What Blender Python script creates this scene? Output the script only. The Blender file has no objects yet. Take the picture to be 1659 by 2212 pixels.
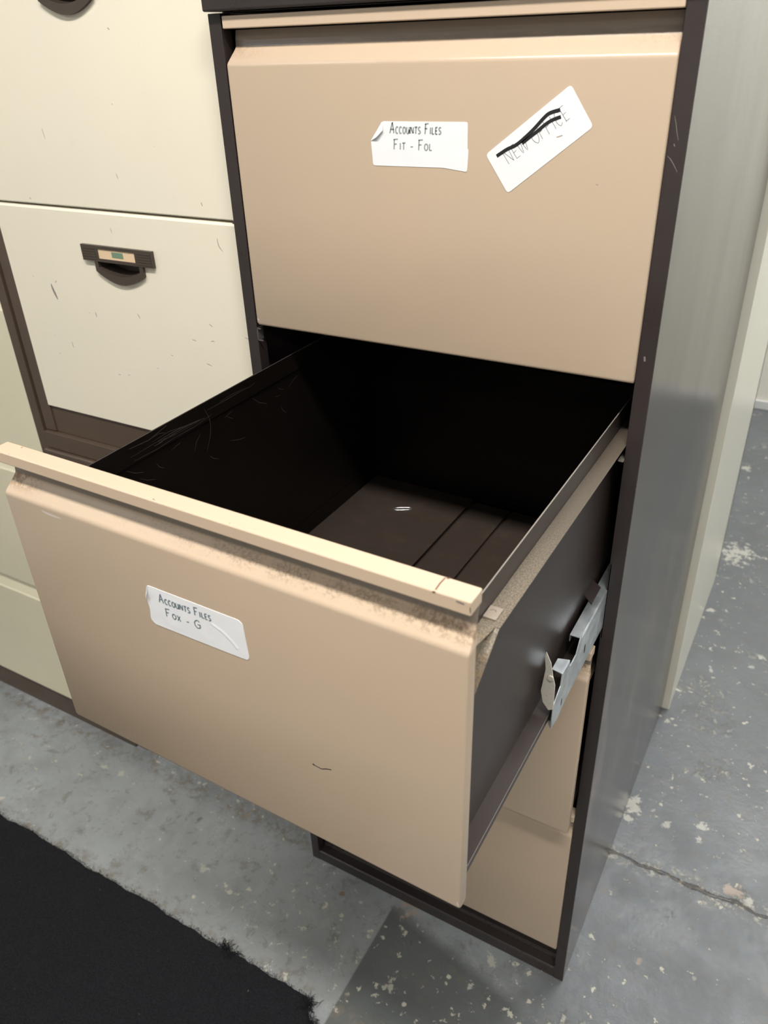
import bpy, bmesh, math, random
from mathutils import Vector, Matrix
random.seed(7)
S = bpy.context.scene
COL = S.collection

# ------------------------------------------------------------------ camera
cam_d = bpy.data.cameras.new('camera')
cam = bpy.data.objects.new('camera', cam_d); COL.objects.link(cam)
RM = [[0.8694038, -0.4375954, -0.2294502], [0.4929704, 0.7367985, 0.4627182], [-0.0334248, -0.5154011, 0.8562970]]
CPOS = (0.602945, -0.713823, 1.280054)
m = Matrix.Identity(4)
for r in range(3):
    m[r][0] = RM[r][0]; m[r][1] = RM[r][2]; m[r][2] = -RM[r][1]; m[r][3] = CPOS[r]
cam.matrix_world = m
cam_d.sensor_fit = 'VERTICAL'; cam_d.sensor_height = 36; cam_d.lens = 27.935
cam_d.clip_start = 0.02; cam_d.clip_end = 50
cam_d.dof.use_dof = True; cam_d.dof.focus_distance = 0.80; cam_d.dof.aperture_fstop = 9.0
S.camera = cam
S.view_settings.view_transform = 'Standard'; S.view_settings.look = 'None'
S.view_settings.gamma = 1.0; S.view_settings.use_curve_mapping = False
S.view_settings.exposure = 0.0

# ------------------------------------------------------------------ world and light settings
wd = bpy.data.worlds.new('world'); S.world = wd; wd.use_nodes = True
wd.node_tree.nodes['Background'].inputs[0].default_value = (0.85, 0.85, 0.86, 1)
wd.node_tree.nodes['Background'].inputs[1].default_value = 0.05
# ceiling tubes: x, y, length, width, along axis, watts, colour
WARM = (1.0, 0.96, 0.90); COOL = (0.96, 0.97, 1.0)
TUBES = [(0.55, -0.86, 1.5, 0.16, 'x', 44, WARM),
         (2.2, 0.5, 1.5, 0.16, 'y', 10, COOL),
         (-2.0, -1.5, 1.5, 0.16, 'x', 17, COOL),
         (1.2, 1.75, 1.5, 0.16, 'x', 46, COOL),
         (1.8, -2.4, 1.5, 0.16, 'x', 14, WARM)]
CEIL = 2.55

# ------------------------------------------------------------------ helpers
def link_obj(name, me, mats, parent=None):
    o = bpy.data.objects.new(name, me)
    for mt in (mats if isinstance(mats, (list, tuple)) else [mats]): me.materials.append(mt)
    COL.objects.link(o)
    if parent is not None: o.parent = parent
    return o
def obj(name, bm, mats, parent=None, smooth=False, bevel=0.0, seg=2):
    bmesh.ops.recalc_face_normals(bm, faces=bm.faces)
    me = bpy.data.meshes.new(name); bm.to_mesh(me); bm.free()
    if smooth:
        for p in me.polygons: p.use_smooth = True
    o = link_obj(name, me, mats, parent)
    if bevel > 0:
        b = o.modifiers.new('bevel', 'BEVEL'); b.width = bevel; b.segments = seg; b.limit_method = 'ANGLE'
        b.angle_limit = math.radians(35); b.harden_normals = False
    return o
def box(bm, x0, x1, y0, y1, z0, z1, mi=0):
    v = [bm.verts.new((x, y, z)) for z in (z0, z1) for y in (y0, y1) for x in (x0, x1)]
    for f in ((0,2,3,1),(4,5,7,6),(0,1,5,4),(2,6,7,3),(0,4,6,2),(1,3,7,5)):
        fc = bm.faces.new([v[i] for i in f]); fc.material_index = mi
def prism(bm, poly, axis, a, b, mi=0):
    # poly: 2D list; axis 0: (y,z) extruded in x; 1: (x,z) in y; 2: (x,y) in z
    def P(p, t):
        return (t, p[0], p[1]) if axis == 0 else (p[0], t, p[1]) if axis == 1 else (p[0], p[1], t)
    A = [bm.verts.new(P(p, a)) for p in poly]; B = [bm.verts.new(P(p, b)) for p in poly]
    n = len(poly)
    fs = [bm.faces.new(A), bm.faces.new(B[::-1])]
    for i in range(n): fs.append(bm.faces.new((A[i], B[i], B[(i+1)%n], A[(i+1)%n])))
    for f in fs: f.material_index = mi
def cyl(bm, c, r, axis, h, n=20, mi=0):
    poly = [(math.cos(i*2*math.pi/n)*r, math.sin(i*2*math.pi/n)*r) for i in range(n)]
    if axis == 0: prism(bm, [(c[1]+a, c[2]+b) for a, b in poly], 0, c[0], c[0]+h, mi)
    elif axis == 1: prism(bm, [(c[0]+a, c[2]+b) for a, b in poly], 1, c[1], c[1]+h, mi)
    else: prism(bm, [(c[0]+a, c[1]+b) for a, b in poly], 2, c[2], c[2]+h, mi)
def ribbon(bm, pts, w, to3, mi, taper=False):
    # flat stroke along 2D points, to3 maps 2D to 3D
    n = len(pts)
    if n < 2: return
    L = []; Rr = []
    for i, p in enumerate(pts):
        a = pts[max(i-1, 0)]; b = pts[min(i+1, n-1)]
        dx, dy = b[0]-a[0], b[1]-a[1]; d = math.hypot(dx, dy) or 1
        ww = w*0.5
        if taper: ww *= 0.25 + 0.75*math.sin(math.pi*(i+0.5)/n)
        nx, ny = -dy/d*ww, dx/d*ww
        L.append(bm.verts.new(to3((p[0]+nx, p[1]+ny)))); Rr.append(bm.verts.new(to3((p[0]-nx, p[1]-ny))))
    for i in range(n-1):
        f = bm.faces.new((L[i], L[i+1], Rr[i+1], Rr[i])); f.material_index = mi
def empty(name, loc=(0,0,0), parent=None):
    o = bpy.data.objects.new(name, None); COL.objects.link(o); o.location = loc
    o.empty_display_size = 0.05
    if parent is not None: o.parent = parent
    return o
def tag(o, label=None, cat=None, group=None, kind=None):
    if label: o['label'] = label
    if cat: o['category'] = cat
    if group: o['group'] = group
    if kind: o['kind'] = kind
    return o

# ------------------------------------------------------------------ materials
class NT:
    def __init__(s, name):
        s.m = bpy.data.materials.new(name); s.m.use_nodes = True; s.t = s.m.node_tree
        s.b = s.t.nodes['Principled BSDF']
        s.co = s.t.nodes.new('ShaderNodeTexCoord').outputs['Object']
    def n(s, ty, **kw):
        nd = s.t.nodes.new(ty)
        for k, v in kw.items(): setattr(nd, k, v)
        return nd
    def L(s, a, b): s.t.links.new(a, b)
    def val(s, sock, v):
        if hasattr(v, 'links') or hasattr(v, 'is_linked'): s.L(v, sock)
        else: sock.default_value = v
    def noise(s, scale, detail=3, rough=0.55, vec=None, stretch=None, dist=0.0):
        v = vec or s.co
        if stretch:
            mp = s.n('ShaderNodeMapping'); s.L(v, mp.inputs[0]); mp.inputs['Scale'].default_value = stretch; v = mp.outputs[0]
        nd = s.n('ShaderNodeTexNoise'); s.L(v, nd.inputs['Vector'])
        nd.inputs['Scale'].default_value = scale; nd.inputs['Detail'].default_value = detail
        nd.inputs['Roughness'].default_value = rough; nd.inputs['Distortion'].default_value = dist
        return nd.outputs['Fac']
    def ramp(s, v, a, b, lo=0.0, hi=1.0):
        nd = s.n('ShaderNodeMapRange'); nd.interpolation_type = 'SMOOTHSTEP'
        s.L(v, nd.inputs[0])
        for i, x in enumerate((a, b, lo, hi)): nd.inputs[i+1].default_value = x
        return nd.outputs[0]
    def math(s, op, a, b=0.0, c=None):
        nd = s.n('ShaderNodeMath', operation=op)
        s.val(nd.inputs[0], a); s.val(nd.inputs[1], b)
        if c is not None: s.val(nd.inputs[2], c)
        return nd.outputs[0]
    def mix(s, fac, a, b):
        nd = s.n('ShaderNodeMix', data_type='RGBA')
        s.val(nd.inputs[0], fac)
        for sk, v in ((nd.inputs[6], a), (nd.inputs[7], b)):
            if hasattr(v, 'is_linked'): s.L(v, sk)
            else: sk.default_value = (*v, 1)
        return nd.outputs[2]
    def xyz(s):
        nd = s.n('ShaderNodeSeparateXYZ'); s.L(s.co, nd.inputs[0]); return nd.outputs
    def bump(s, h, strength, dist=0.001, prev=None):
        nd = s.n('ShaderNodeBump'); nd.inputs['Strength'].default_value = strength
        nd.inputs['Distance'].default_value = dist; s.L(h, nd.inputs['Height'])
        if prev is not None: s.L(prev, nd.inputs['Normal'])
        s.L(nd.outputs[0], s.b.inputs['Normal']); return nd.outputs[0]
    def col(s, v):
        if hasattr(v, 'is_linked'): s.L(v, s.b.inputs['Base Color'])
        else: s.b.inputs['Base Color'].default_value = (*v, 1)
    def rough(s, v): s.val(s.b.inputs['Roughness'], v)

def paint(name, colr, var, rough=0.38, grain=0.12, blot=0.10, stretch=(1,1,1), gscale=900, spec=0.5, rvar=1.0):
    M = NT(name)
    c = M.mix(M.ramp(M.noise(3.0, 4, 0.6, stretch=stretch), 0.35, 0.65), colr, var)
    c = M.mix(M.ramp(M.noise(40, 5, 0.7, stretch=stretch), 0.55, 0.85, 0, blot), c, tuple(x*0.55 for x in colr))
    M.col(c); M.rough(M.ramp(M.noise(12, 4, 0.6, stretch=stretch), 0.3, 0.7, rough-0.04*rvar, rough+0.06*rvar))
    M.b.inputs['Specular IOR Level'].default_value = spec
    M.bump(M.noise(gscale, 2, 0.5), grain, 0.0004)
    return M
def plain(name, c, rough=0.5, metal=0.0, spec=0.5):
    M = NT(name); M.col(M.mix(M.noise(30, 3), c, tuple(x*0.85 for x in c))); M.rough(rough)
    M.b.inputs['Metallic'].default_value = metal; M.b.inputs['Specular IOR Level'].default_value = spec
    return M.m

BEIGE = (0.520, 0.400, 0.292); BEIGE2 = (0.500, 0.392, 0.290)
CREAM = (0.80, 0.735, 0.60); CREAM2 = (0.77, 0.715, 0.59)
DARK = (0.029, 0.022, 0.021); DARK2 = (0.034, 0.026, 0.025)
BROWN = (0.085, 0.057, 0.040); BROWN2 = (0.075, 0.052, 0.037)

def beige_front(name, rust_l, rust_r, dust, groove):
    # local z measured from the lower edge of the front, x from cabinet's left side
    M = paint(name, BEIGE, BEIGE2, rough=0.40, grain=0.16, blot=0.03)
    x, y, z = M.xyz()
    base = M.b.inputs['Base Color'].links[0].from_socket
    band = M.math('MULTIPLY', M.ramp(z, 0.2655, 0.2700), M.ramp(z, 0.286, 0.2800))
    fine = M.noise(420, 4, 0.7); med = M.noise(95, 5, 0.75)
    up = M.ramp(z, 0.2665, 0.2775)                  # settled along the upper part of the slope
    left = M.math('MULTIPLY', M.ramp(x, 0.075, 0.030), rust_l)
    right = M.math('MULTIPLY', M.ramp(x, 0.390, 0.440), rust_r)
    mask = M.math('MULTIPLY', M.math('MULTIPLY', M.math('MAXIMUM', left, right), band), up)
    mask = M.math('MULTIPLY', M.ramp(M.math('ADD', M.math('MULTIPLY', med, 0.6), M.math('MULTIPLY', fine, 0.4)), 0.45, 0.58), mask)
    c = M.mix(M.math('MULTIPLY', mask, 0.85), base, (0.24, 0.125, 0.055))
    dm = M.math('MULTIPLY', M.math('MULTIPLY', M.ramp(x, 0.08, 0.32), dust), M.math('MULTIPLY', band, M.ramp(z, 0.2665, 0.2735)))
    dm = M.math('MULTIPLY', dm, M.math('MULTIPLY', M.ramp(fine, 0.42, 0.58), M.ramp(med, 0.40, 0.56)))
    c = M.mix(M.math('MULTIPLY', dm, 0.75), c, (0.27, 0.20, 0.135))
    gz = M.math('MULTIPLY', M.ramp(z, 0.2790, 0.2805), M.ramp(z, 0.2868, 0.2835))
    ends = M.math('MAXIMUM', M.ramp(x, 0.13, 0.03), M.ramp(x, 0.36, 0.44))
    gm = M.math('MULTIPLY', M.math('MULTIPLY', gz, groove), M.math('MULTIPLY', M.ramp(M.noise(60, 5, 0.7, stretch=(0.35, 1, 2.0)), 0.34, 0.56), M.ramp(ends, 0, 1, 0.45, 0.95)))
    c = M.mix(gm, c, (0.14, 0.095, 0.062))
    gt = M.math('MULTIPLY', M.ramp(z, 0.2795, 0.2815), 0.8)   # shade under the handle rail, painted into the groove colour
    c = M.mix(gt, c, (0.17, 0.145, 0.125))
    M.col(c)
    M.rough(M.math('ADD', M.math('MULTIPLY', mask, 0.35), 0.29))
    return M.m
m_top = beige_front('beige_enamel_top_drawer', 0.35, 0.25, 0.0, 1.0)
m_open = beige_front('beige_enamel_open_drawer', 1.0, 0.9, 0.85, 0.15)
m_low = beige_front('beige_enamel_lower_drawers', 0.5, 0.8, 0.0, 0.6)
m_bar = paint('beige_enamel_rail', (0.58, 0.445, 0.325), (0.56, 0.43, 0.315), rough=0.42, grain=0.12, blot=0.03).m
m_dark = paint('dark_brown_enamel', DARK, DARK2, rough=0.30, grain=0.25, blot=0.0).m
def side_mat():
    M = paint('dark_brown_side_panel', DARK, (0.050, 0.038, 0.032), rough=0.24, grain=0.0, blot=0.0, spec=0.85)
    x, y, z = M.xyz()
    M.bump(M.noise(1.6, 1, 0.4), 0.15, 0.004)
    sm = M.math('MULTIPLY', M.ramp(M.noise(10, 4, 0.65, stretch=(1, 2.2, 0.35)), 0.52, 0.70), M.ramp(z, 0.90, 0.40))
    c = M.mix(M.math('MULTIPLY', sm, 0.7), M.b.inputs['Base Color'].links[0].from_socket, (0.21, 0.145, 0.11))
    M.col(c)
    gr = M.noise(5, 3, 0.6, stretch=(1, 1.5, 0.5))
    M.rough(M.ramp(gr, 0.3, 0.7, 0.20, 0.24))
    M.b.inputs['Coat Weight'].default_value = 0.2; M.b.inputs['Coat Roughness'].default_value = 0.22
    return M.m
m_side = side_mat()
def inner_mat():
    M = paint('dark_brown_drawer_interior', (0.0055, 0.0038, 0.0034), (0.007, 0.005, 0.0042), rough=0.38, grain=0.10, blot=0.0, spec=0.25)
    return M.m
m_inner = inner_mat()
m_wallside = paint('dark_brown_drawer_side', (0.040, 0.030, 0.026), (0.046, 0.034, 0.029), rough=0.40, grain=0.03, blot=0.0, rvar=0.4).m
def dusty():
    M = paint('dark_brown_dusty_ledge', (0.085, 0.068, 0.052), (0.065, 0.052, 0.041), rough=0.5, grain=0.2, blot=0.0)
    f = M.noise(700, 5, 0.8); x, y, z = M.xyz()
    k = M.math('MULTIPLY', M.ramp(f, 0.40, 0.62), M.ramp(y, 0.26, 0.05, 0.15, 0.8))  # dust, mixed stronger at the front to paint in the light falling there
    c = M.mix(k, M.b.inputs['Base Color'].links[0].from_socket, (0.29, 0.245, 0.175))
    c = M.mix(M.ramp(M.noise(160, 3, 0.8), 0.70, 0.73), c, (0.05, 0.04, 0.03))
    c = M.mix(M.math('MULTIPLY', M.ramp(y, 0.06, 0.03), M.ramp(M.noise(120, 4, 0.7), 0.45, 0.6, 0, 0.7)), c, (0.22, 0.15, 0.075))
    M.col(c); M.rough(0.6); M.bump(f, 0.35, 0.0004)
    return M.m
m_dust = dusty()
m_tab = plain('dusty_tab_metal', (0.30, 0.25, 0.20), 0.5)
def floorplate():
    M = paint('dark_brown_drawer_floor', (0.042, 0.030, 0.023), (0.033, 0.024, 0.019), rough=0.6, grain=0.15, blot=0.0, spec=0.3)
    c = M.mix(M.ramp(M.noise(25, 5, 0.7), 0.5, 0.8, 0, 0.6), M.b.inputs['Base Color'].links[0].from_socket, (0.07, 0.050, 0.036))
    M.col(c); return M.m
m_dfloor = floorplate()
m_brown = paint('mid_brown_enamel', BROWN, BROWN2, rough=0.42, grain=0.1, blot=0.0).m
def cream_mat(name, a, b, rough=0.42):
    M = paint(name, a, b, rough=rough, grain=0.08, blot=0.10)
    sc = M.noise(26, 5, 0.72, stretch=(1.6, 1, 0.55), dist=0.6)
    c = M.mix(M.ramp(sc, 0.70, 0.80, 0, 0.35), M.b.inputs['Base Color'].links[0].from_socket, (0.28, 0.24, 0.19))
    M.col(c); return M.m
m_cream = cream_mat('cream_enamel', CREAM, CREAM2)
m_cream_l = cream_mat('cream_enamel_yellowed', (0.72, 0.67, 0.50), (0.69, 0.64, 0.48))
m_cream_b = paint('cream_enamel_pale', (0.70, 0.68, 0.58), (0.68, 0.66, 0.57), rough=0.26, grain=0.0, blot=0.0, rvar=0.1).m
def galv():
    M = NT('galvanised_steel')
    c = M.mix(M.ramp(M.noise(60, 5, 0.6), 0.35, 0.65), (0.66, 0.70, 0.71), (0.50, 0.54, 0.56))
    M.col(c); M.rough(M.ramp(M.noise(45, 4), 0.3, 0.7, 0.32, 0.52)); M.b.inputs['Metallic'].default_value = 0.75
    M.bump(M.noise(300, 3), 0.15, 0.0004); return M.m
m_galv = galv()
def latch():
    M = NT('pale_zinc_with_rust')
    c = M.mix(M.ramp(M.noise(500, 4, 0.8), 0.60, 0.68), (0.60, 0.57, 0.50), (0.20, 0.11, 0.05))
    M.col(c); M.rough(0.5); M.b.inputs['Metallic'].default_value = 0.3; return M.m
m_latch = latch()
m_worn = plain('worn_bare_edge', (0.32, 0.29, 0.26), 0.4, 0.3)
m_scr = plain('pale_scratch', (0.20, 0.17, 0.155), 0.5)
m_scr2 = plain('scratch_inside', (0.070, 0.056, 0.050), 0.5)
m_mark = plain('grey_scuff', (0.40, 0.35, 0.29), 0.6)
m_mark2 = plain('violet_grey_scuff', (0.27, 0.23, 0.22), 0.6)
m_hole = plain('dark_gap', (0.008, 0.007, 0.007), 0.7)
m_chip = plain('chipped_pale_paint', (0.62, 0.55, 0.50), 0.6)
def paper():
    M = NT('white_sticker_paper'); M.col((0.80, 0.80, 0.82)); M.rough(0.55)
    M.bump(M.noise(45, 3, 0.5, dist=0.6), 0.22, 0.0025); return M.m
m_paper = paper()
m_grey_ink = plain('grey_green_marker_ink', (0.30, 0.345, 0.335), 0.6)
m_blue_ink = plain('blue_grey_marker_ink', (0.17, 0.22, 0.25), 0.6)
m_pen = plain('thin_ballpoint_ink', (0.10, 0.10, 0.10), 0.6)
m_black = plain('black_marker_ink', (0.010, 0.010, 0.012), 0.5)
m_card = plain('peach_paper_insert', (0.78, 0.58, 0.38), 0.6)
m_green = plain('green_print', (0.17, 0.27, 0.18), 0.6)
m_plastic = plain('brown_plastic', (0.060, 0.045, 0.034), 0.38)
m_plastic_in = plain('brown_plastic_recess', (0.045, 0.033, 0.027), 0.45)
def wallm(name, c, r=0.75):
    M = NT(name); M.col(M.mix(M.noise(2.5, 4), c, tuple(v*0.93 for v in c))); M.rough(r)
    M.bump(M.noise(120, 4), 0.1, 0.002); return M.m
m_wall = wallm('cream_painted_wall', (0.76, 0.74, 0.64))
m_wallw = wallm('white_painted_wall', (0.72, 0.72, 0.70))
m_ceil = wallm('white_ceiling', (0.75, 0.75, 0.73))
m_skirt = wallm('pale_skirting', (0.62, 0.62, 0.60), 0.5)

SPOTS = [(0.086, -0.038, 0.005, 'b'), (0.238, -0.135, 0.0103, 'w'), (0.236, -0.11, 0.0045, 'w'), (0.198, -0.002, 0.0206, 'p'), (0.481, 0.383, 0.0228, 'w'), (0.479, 0.35, 0.0125, 'w'), (0.547, 0.367, 0.0103, 'w'), (0.605, 0.395, 0.0112, 'w'), (0.605, 0.364, 0.0067, 'w'), (0.679, 0.287, 0.0157, 'p'), (0.705, 0.276, 0.0094, 'w'), (0.565, 0.089, 0.0058, 't'), (0.513, 1.361, 0.0501, 'w'), (0.46, 1.904, 0.0237, 'w'), (-0.5, -0.03, 0.0089, 'w'), (-0.455, -0.028, 0.0081, 'w'), (-0.156, -0.114, 0.0103, 'w'), (-0.539, -0.013, 0.0081, 'w'), (-0.16, 0.013, 0.0103, 't'), (0.026, -0.118, 0.0045, 'w'), (-0.238, -0.038, 0.006, 'g'), (0.499, 1.061, 0.0103, 'w'), (0.532, 1.082, 0.0089, 'w'), (0.631, 0.933, 0.0089, 'w'), (0.54, 0.84, 0.0076, 'w'), (0.621, 0.892, 0.0089, 'w'), (0.486, 0.634, 0.0081, 'w'), (0.359, -0.023, 0.0094, 'w'), (0.346, -0.075, 0.0058, 'w')]
def floor_mat():
    M = NT('painted_concrete_floor'); x, y, z = M.xyz(); spn = M.noise(55, 5, 0.7)
    big = M.noise(2.2, 5, 0.6); med = M.noise(14, 5, 0.65); fine = M.noise(70, 6, 0.75)
    c = M.mix(M.ramp(big, 0.38, 0.62), (0.300, 0.325, 0.338), (0.205, 0.222, 0.230))
    c = M.mix(M.ramp(med, 0.42, 0.70, 0, 0.55), c, (0.145, 0.15, 0.148))
    c = M.mix(M.ramp(M.noise(26, 6, 0.75, dist=0.5), 0.50, 0.60, 0, 0.35), c, (0.33, 0.345, 0.345))
    wob = M.math('MULTIPLY', M.math('SUBTRACT', med, 0.5), 0.03)
    # older darker paint in front of and right of the brown cabinet
    xe = M.math('ADD', x, wob); ye = M.math('ADD', y, wob)
    # dark triangle bounded by straight line x=.176 and the slanting ridge
    e1 = M.ramp(x, 0.1740, 0.1775)
    rd = M.math('SUBTRACT', M.math('ADD', 0.035, M.math('MULTIPLY', xe, -0.20)), y)
    e2 = M.ramp(rd, 0.0, 0.03)
    dark = M.math('MULTIPLY', M.math('MULTIPLY', e1, e2), M.ramp(xe, 0.50, 0.40))
    c = M.mix(M.math('MULTIPLY', dark, 0.85), c, (0.075, 0.083, 0.083))
    # right hand aisle a little darker and bluer
    aisle = M.ramp(M.math('ADD', xe, M.math('MULTIPLY', ye, 0.25)), 0.36, 0.46)
    c = M.mix(M.math('MULTIPLY', aisle, 0.80), c, (0.078, 0.085, 0.089))
    # lighter strip left of the joint
    lt = M.math('MULTIPLY', M.ramp(x, 0.1775, 0.1740), M.ramp(ye, 0.03, -0.02))
    c = M.mix(M.math('MULTIPLY', lt, 0.40), c, (0.29, 0.305, 0.31))
    # brown dirt along the cabinet feet and along the mat
    ft = M.math('MAXIMUM', M.math('MULTIPLY', M.ramp(M.math('ABSOLUTE', M.math('SUBTRACT', ye, 0.020)), 0.035, 0.0), M.ramp(x, 0.02, -0.05)),
                M.math('MULTIPLY', M.ramp(M.math('ABSOLUTE', M.math('SUBTRACT', y, -0.205)), 0.022, 0.0), 0.8))
    fm = M.math('MULTIPLY', ft, M.ramp(M.noise(45, 5, 0.75), 0.46, 0.60))
    c = M.mix(M.math('MULTIPLY', fm, 0.8), c, (0.17, 0.145, 0.115))
    bl = M.ramp(M.noise(34, 5, 0.8, dist=0.4), 0.54, 0.64, 0, 0.5)
    c = M.mix(bl, c, (0.13, 0.115, 0.095))
    # pale chips where the paint has gone
    zone = M.ramp(M.noise(3.3, 3, 0.6), 0.36, 0.60, 0.01, 0.07)
    sp = M.math('ADD', M.noise(52, 6, 0.66), zone)
    chips = M.ramp(sp, 0.675, 0.70)
    vo = M.n('ShaderNodeTexVoronoi'); M.L(M.co, vo.inputs['Vector']); vo.inputs['Scale'].default_value = 26
    dots = M.math('MULTIPLY', M.ramp(M.math('ADD', vo.outputs['Distance'], M.math('MULTIPLY', fine, 0.25)), 0.24, 0.20), M.ramp(M.noise(9, 3), 0.50, 0.56))
    wear = M.math('MULTIPLY', M.ramp(M.noise(6, 3, 0.5), 0.58, 0.66), M.ramp(M.noise(60, 5, 0.75), 0.50, 0.60))
    # the joint: ragged crack running across at y=.262, right of the cabinet
    cy = M.math('ADD', M.math('SUBTRACT', y, 0.262), M.math('MULTIPLY', M.math('SUBTRACT', M.noise(18, 4, 0.6), 0.5), 0.035))
    ca = M.math('ABSOLUTE', cy)
    edge = M.math('MULTIPLY', M.math('MULTIPLY', M.ramp(ca, 0.030, 0.003), M.ramp(x, 0.44, 0.47)), M.ramp(fine, 0.49, 0.60))
    pale = M.math('MAXIMUM', M.math('MAXIMUM', chips, dots), M.math('MAXIMUM', M.math('MULTIPLY', edge, 0.8), M.math('MULTIPLY', wear, M.math('MULTIPLY', aisle, 0.6))))
    c = M.mix(M.math('MULTIPLY', pale, 0.85), c, (0.50, 0.48, 0.40))
    crack = M.math('MULTIPLY', M.ramp(ca, 0.0045, 0.0015), M.ramp(x, 0.44, 0.47))
    c = M.mix(M.math('MULTIPLY', crack, 0.8), c, (0.06, 0.05, 0.04))
    for sx, sy, sr, k in SPOTS:                     # single stains, bare patches and a far floor glint painted pale
        vd = M.n('ShaderNodeVectorMath', operation='DISTANCE'); M.L(M.co, vd.inputs[0]); vd.inputs[1].default_value = (sx, sy, 0)
        d_ = M.math('ADD', vd.outputs['Value'], M.math('MULTIPLY', M.math('SUBTRACT', fine if sr < 0.007 else spn, 0.5), sr*7.5))
        mk = M.ramp(d_, sr*0.8, sr*0.5)
        c = M.mix(M.math('MULTIPLY', mk, 0.75), c, {'b': (0.20, 0.115, 0.05), 'w': (0.44, 0.425, 0.37), 'p': (0.36, 0.28, 0.22), 't': (0.27, 0.21, 0.15), 'g': (0.09, 0.09, 0.085)}[k])
    M.col(c)
    r = M.ramp(M.noise(8, 5, 0.7), 0.35, 0.65, 0.26, 0.46)
    r = M.math('ADD', r, M.math('MULTIPLY', aisle, 0.04))
    M.rough(M.math('ADD', r, M.math('MULTIPLY', pale, 0.2)))
    h = M.math('ADD', M.math('MULTIPLY', med, 0.5), M.math('ADD', M.math('MULTIPLY', fine, 0.25), M.math('MULTIPLY', pale, -0.2)))
    h = M.math('ADD', h, M.math('MULTIPLY', crack, -1.5))
    h = M.math('ADD', h, M.math('MULTIPLY', M.math('MULTIPLY', aisle, wear), 0.6))
    M.bump(h, 0.6, 0.006)
    return M.m
m_floor = floor_mat()
def mat_mat():
    M = NT('black_felt_carpet')
    f = M.noise(520, 4, 0.8); g = M.noise(35, 5, 0.7)
    c = M.mix(M.ramp(f, 0.35, 0.65), (0.0075, 0.0075, 0.009), (0.020, 0.020, 0.024))
    c = M.mix(M.ramp(g, 0.5, 0.8, 0, 0.4), c, (0.024, 0.024, 0.027))
    c = M.mix(M.ramp(M.noise(90, 5, 0.6), 0.735, 0.75), c, (0.15, 0.14, 0.12))
    M.col(c); M.rough(0.95); M.b.inputs['Specular IOR Level'].default_value = 0.15
    M.bump(f, 0.9, 0.002); return M.m
m_mat = mat_mat()

# ------------------------------------------------------------------ room shell
XL, XR, YF, YB = -3.2, 3.2, -3.4, 2.43
def struct(name, bm, mt, **k):
    o = obj(name, bm, mt, **k); o['kind'] = 'structure'; return o
b = bmesh.new(); box(b, XL-.1, XR+.1, YF-.1, YB+.1, -0.1, 0.0); struct('floor', b, m_floor)
b = bmesh.new(); box(b, XL-.1, XR+.1, YF-.1, YB+.1, CEIL, CEIL+.1); struct('ceiling', b, m_ceil)
b = bmesh.new(); box(b, XL, XR, YB, YB+.1, 0, CEIL); struct('wall_back', b, m_wall)
b = bmesh.new(); box(b, XL, XR, YF-.1, YF, 0, CEIL); struct('wall_front', b, m_wallw)
b = bmesh.new(); box(b, XL-.1, XL, YF, YB, 0, CEIL); struct('wall_left', b, m_wall)
b = bmesh.new(); box(b, XR, XR+.1, YF, YB, 0, CEIL); struct('wall_right', b, m_wallw)
b = bmesh.new(); box(b, XL, XR, YB-.012, YB-.0005, 0.0, 0.035); struct('baseboard_back', b, m_skirt, bevel=0.003)

# ------------------------------------------------------------------ drawer front profile (z from front's lower edge, y from frame face)
PX0, PX1 = 0.0184, 0.4544
def front_mesh(zbeve=0.2656, zin=0.2793, ztop=0.2945, x0=PX0, x1=PX1, ym=-0.0025, yi=0.0100, bk=0.0150, slope=0.0035):
    """pressed steel drawer front: flat face, bevel folded back, recessed groove"""
    rows = []                                       # (y, z, inset)
    def arc(ya, za, yb, zb, yc, zc, n=5):           # quadratic bend
        for i in range(n+1):
            t = i/n
            rows.append(((1-t)**2*ya+2*t*(1-t)*yb+t*t*yc, (1-t)**2*za+2*t*(1-t)*zb+t*t*zc))
    rows.append((0.0070, 0.0008))
    arc(ym+0.004, 0.0, ym, 0.0, ym, 0.004)
    rows.append((ym, zbeve*0.5))
    dy, dz = (yi-ym), (zin-zbeve); l = math.hypot(dy, dz)
    arc(ym, zbeve-0.0028, ym, zbeve, ym+dy/l*0.0028, zbeve+dz/l*0.0028)
    arc(yi-dy/l*0.0015, zin-dz/l*0.0015, yi, zin, yi+0.0006, zin+0.0018)
    rows.append((yi+0.0012, (zin+ztop)/2)); rows.append((yi+0.0030, ztop))
    def inset(z):
        if z <= zbeve: return 0.0 if z > 0.003 else 0.0012
        t = min(1, (z-zbeve)/(zin-zbeve)); return slope*t
    bm = bmesh.new(); strips = []
    r = 0.0016
    for y, z in rows:
        i = inset(z); a, c = x0+i, x1-i*0.4
        bz = 0.0078 if z <= zbeve+0.001 else max(0.0105, y+0.0012)
        dd = max(bz-y, 0.0004)
        line = [(a, bz, z), (a, y+min(r, dd*.5), z), (a+r*0.3, y+min(r*.3, dd*.2), z), (a+r, y, z),
                (c-r, y, z), (c-r*0.3, y+min(r*.3, dd*.2), z), (c, y+min(r, dd*.5), z), (c, bz, z)]
        strips.append([bm.verts.new(p) for p in line])
    for s0, s1 in zip(strips, strips[1:]):
        for j in range(7): bm.faces.new((s0[j], s0[j+1], s1[j+1], s1[j]))
        bm.faces.new((s0[7], s0[0], s1[0], s1[7]))
    bm.faces.new(strips[0][::-1]); bm.faces.new(strips[-1])
    return bm

def smooth_by_angle(o, deg=35):
    me = o.data
    for p in me.polygons: p.use_smooth = True
    bm = bmesh.new(); bm.from_mesh(me)
    for e in bm.edges:
        if len(e.link_faces) == 2: e.smooth = e.calc_face_angle(0) < math.radians(deg)
    bm.to_mesh(me); bm.free()

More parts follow.
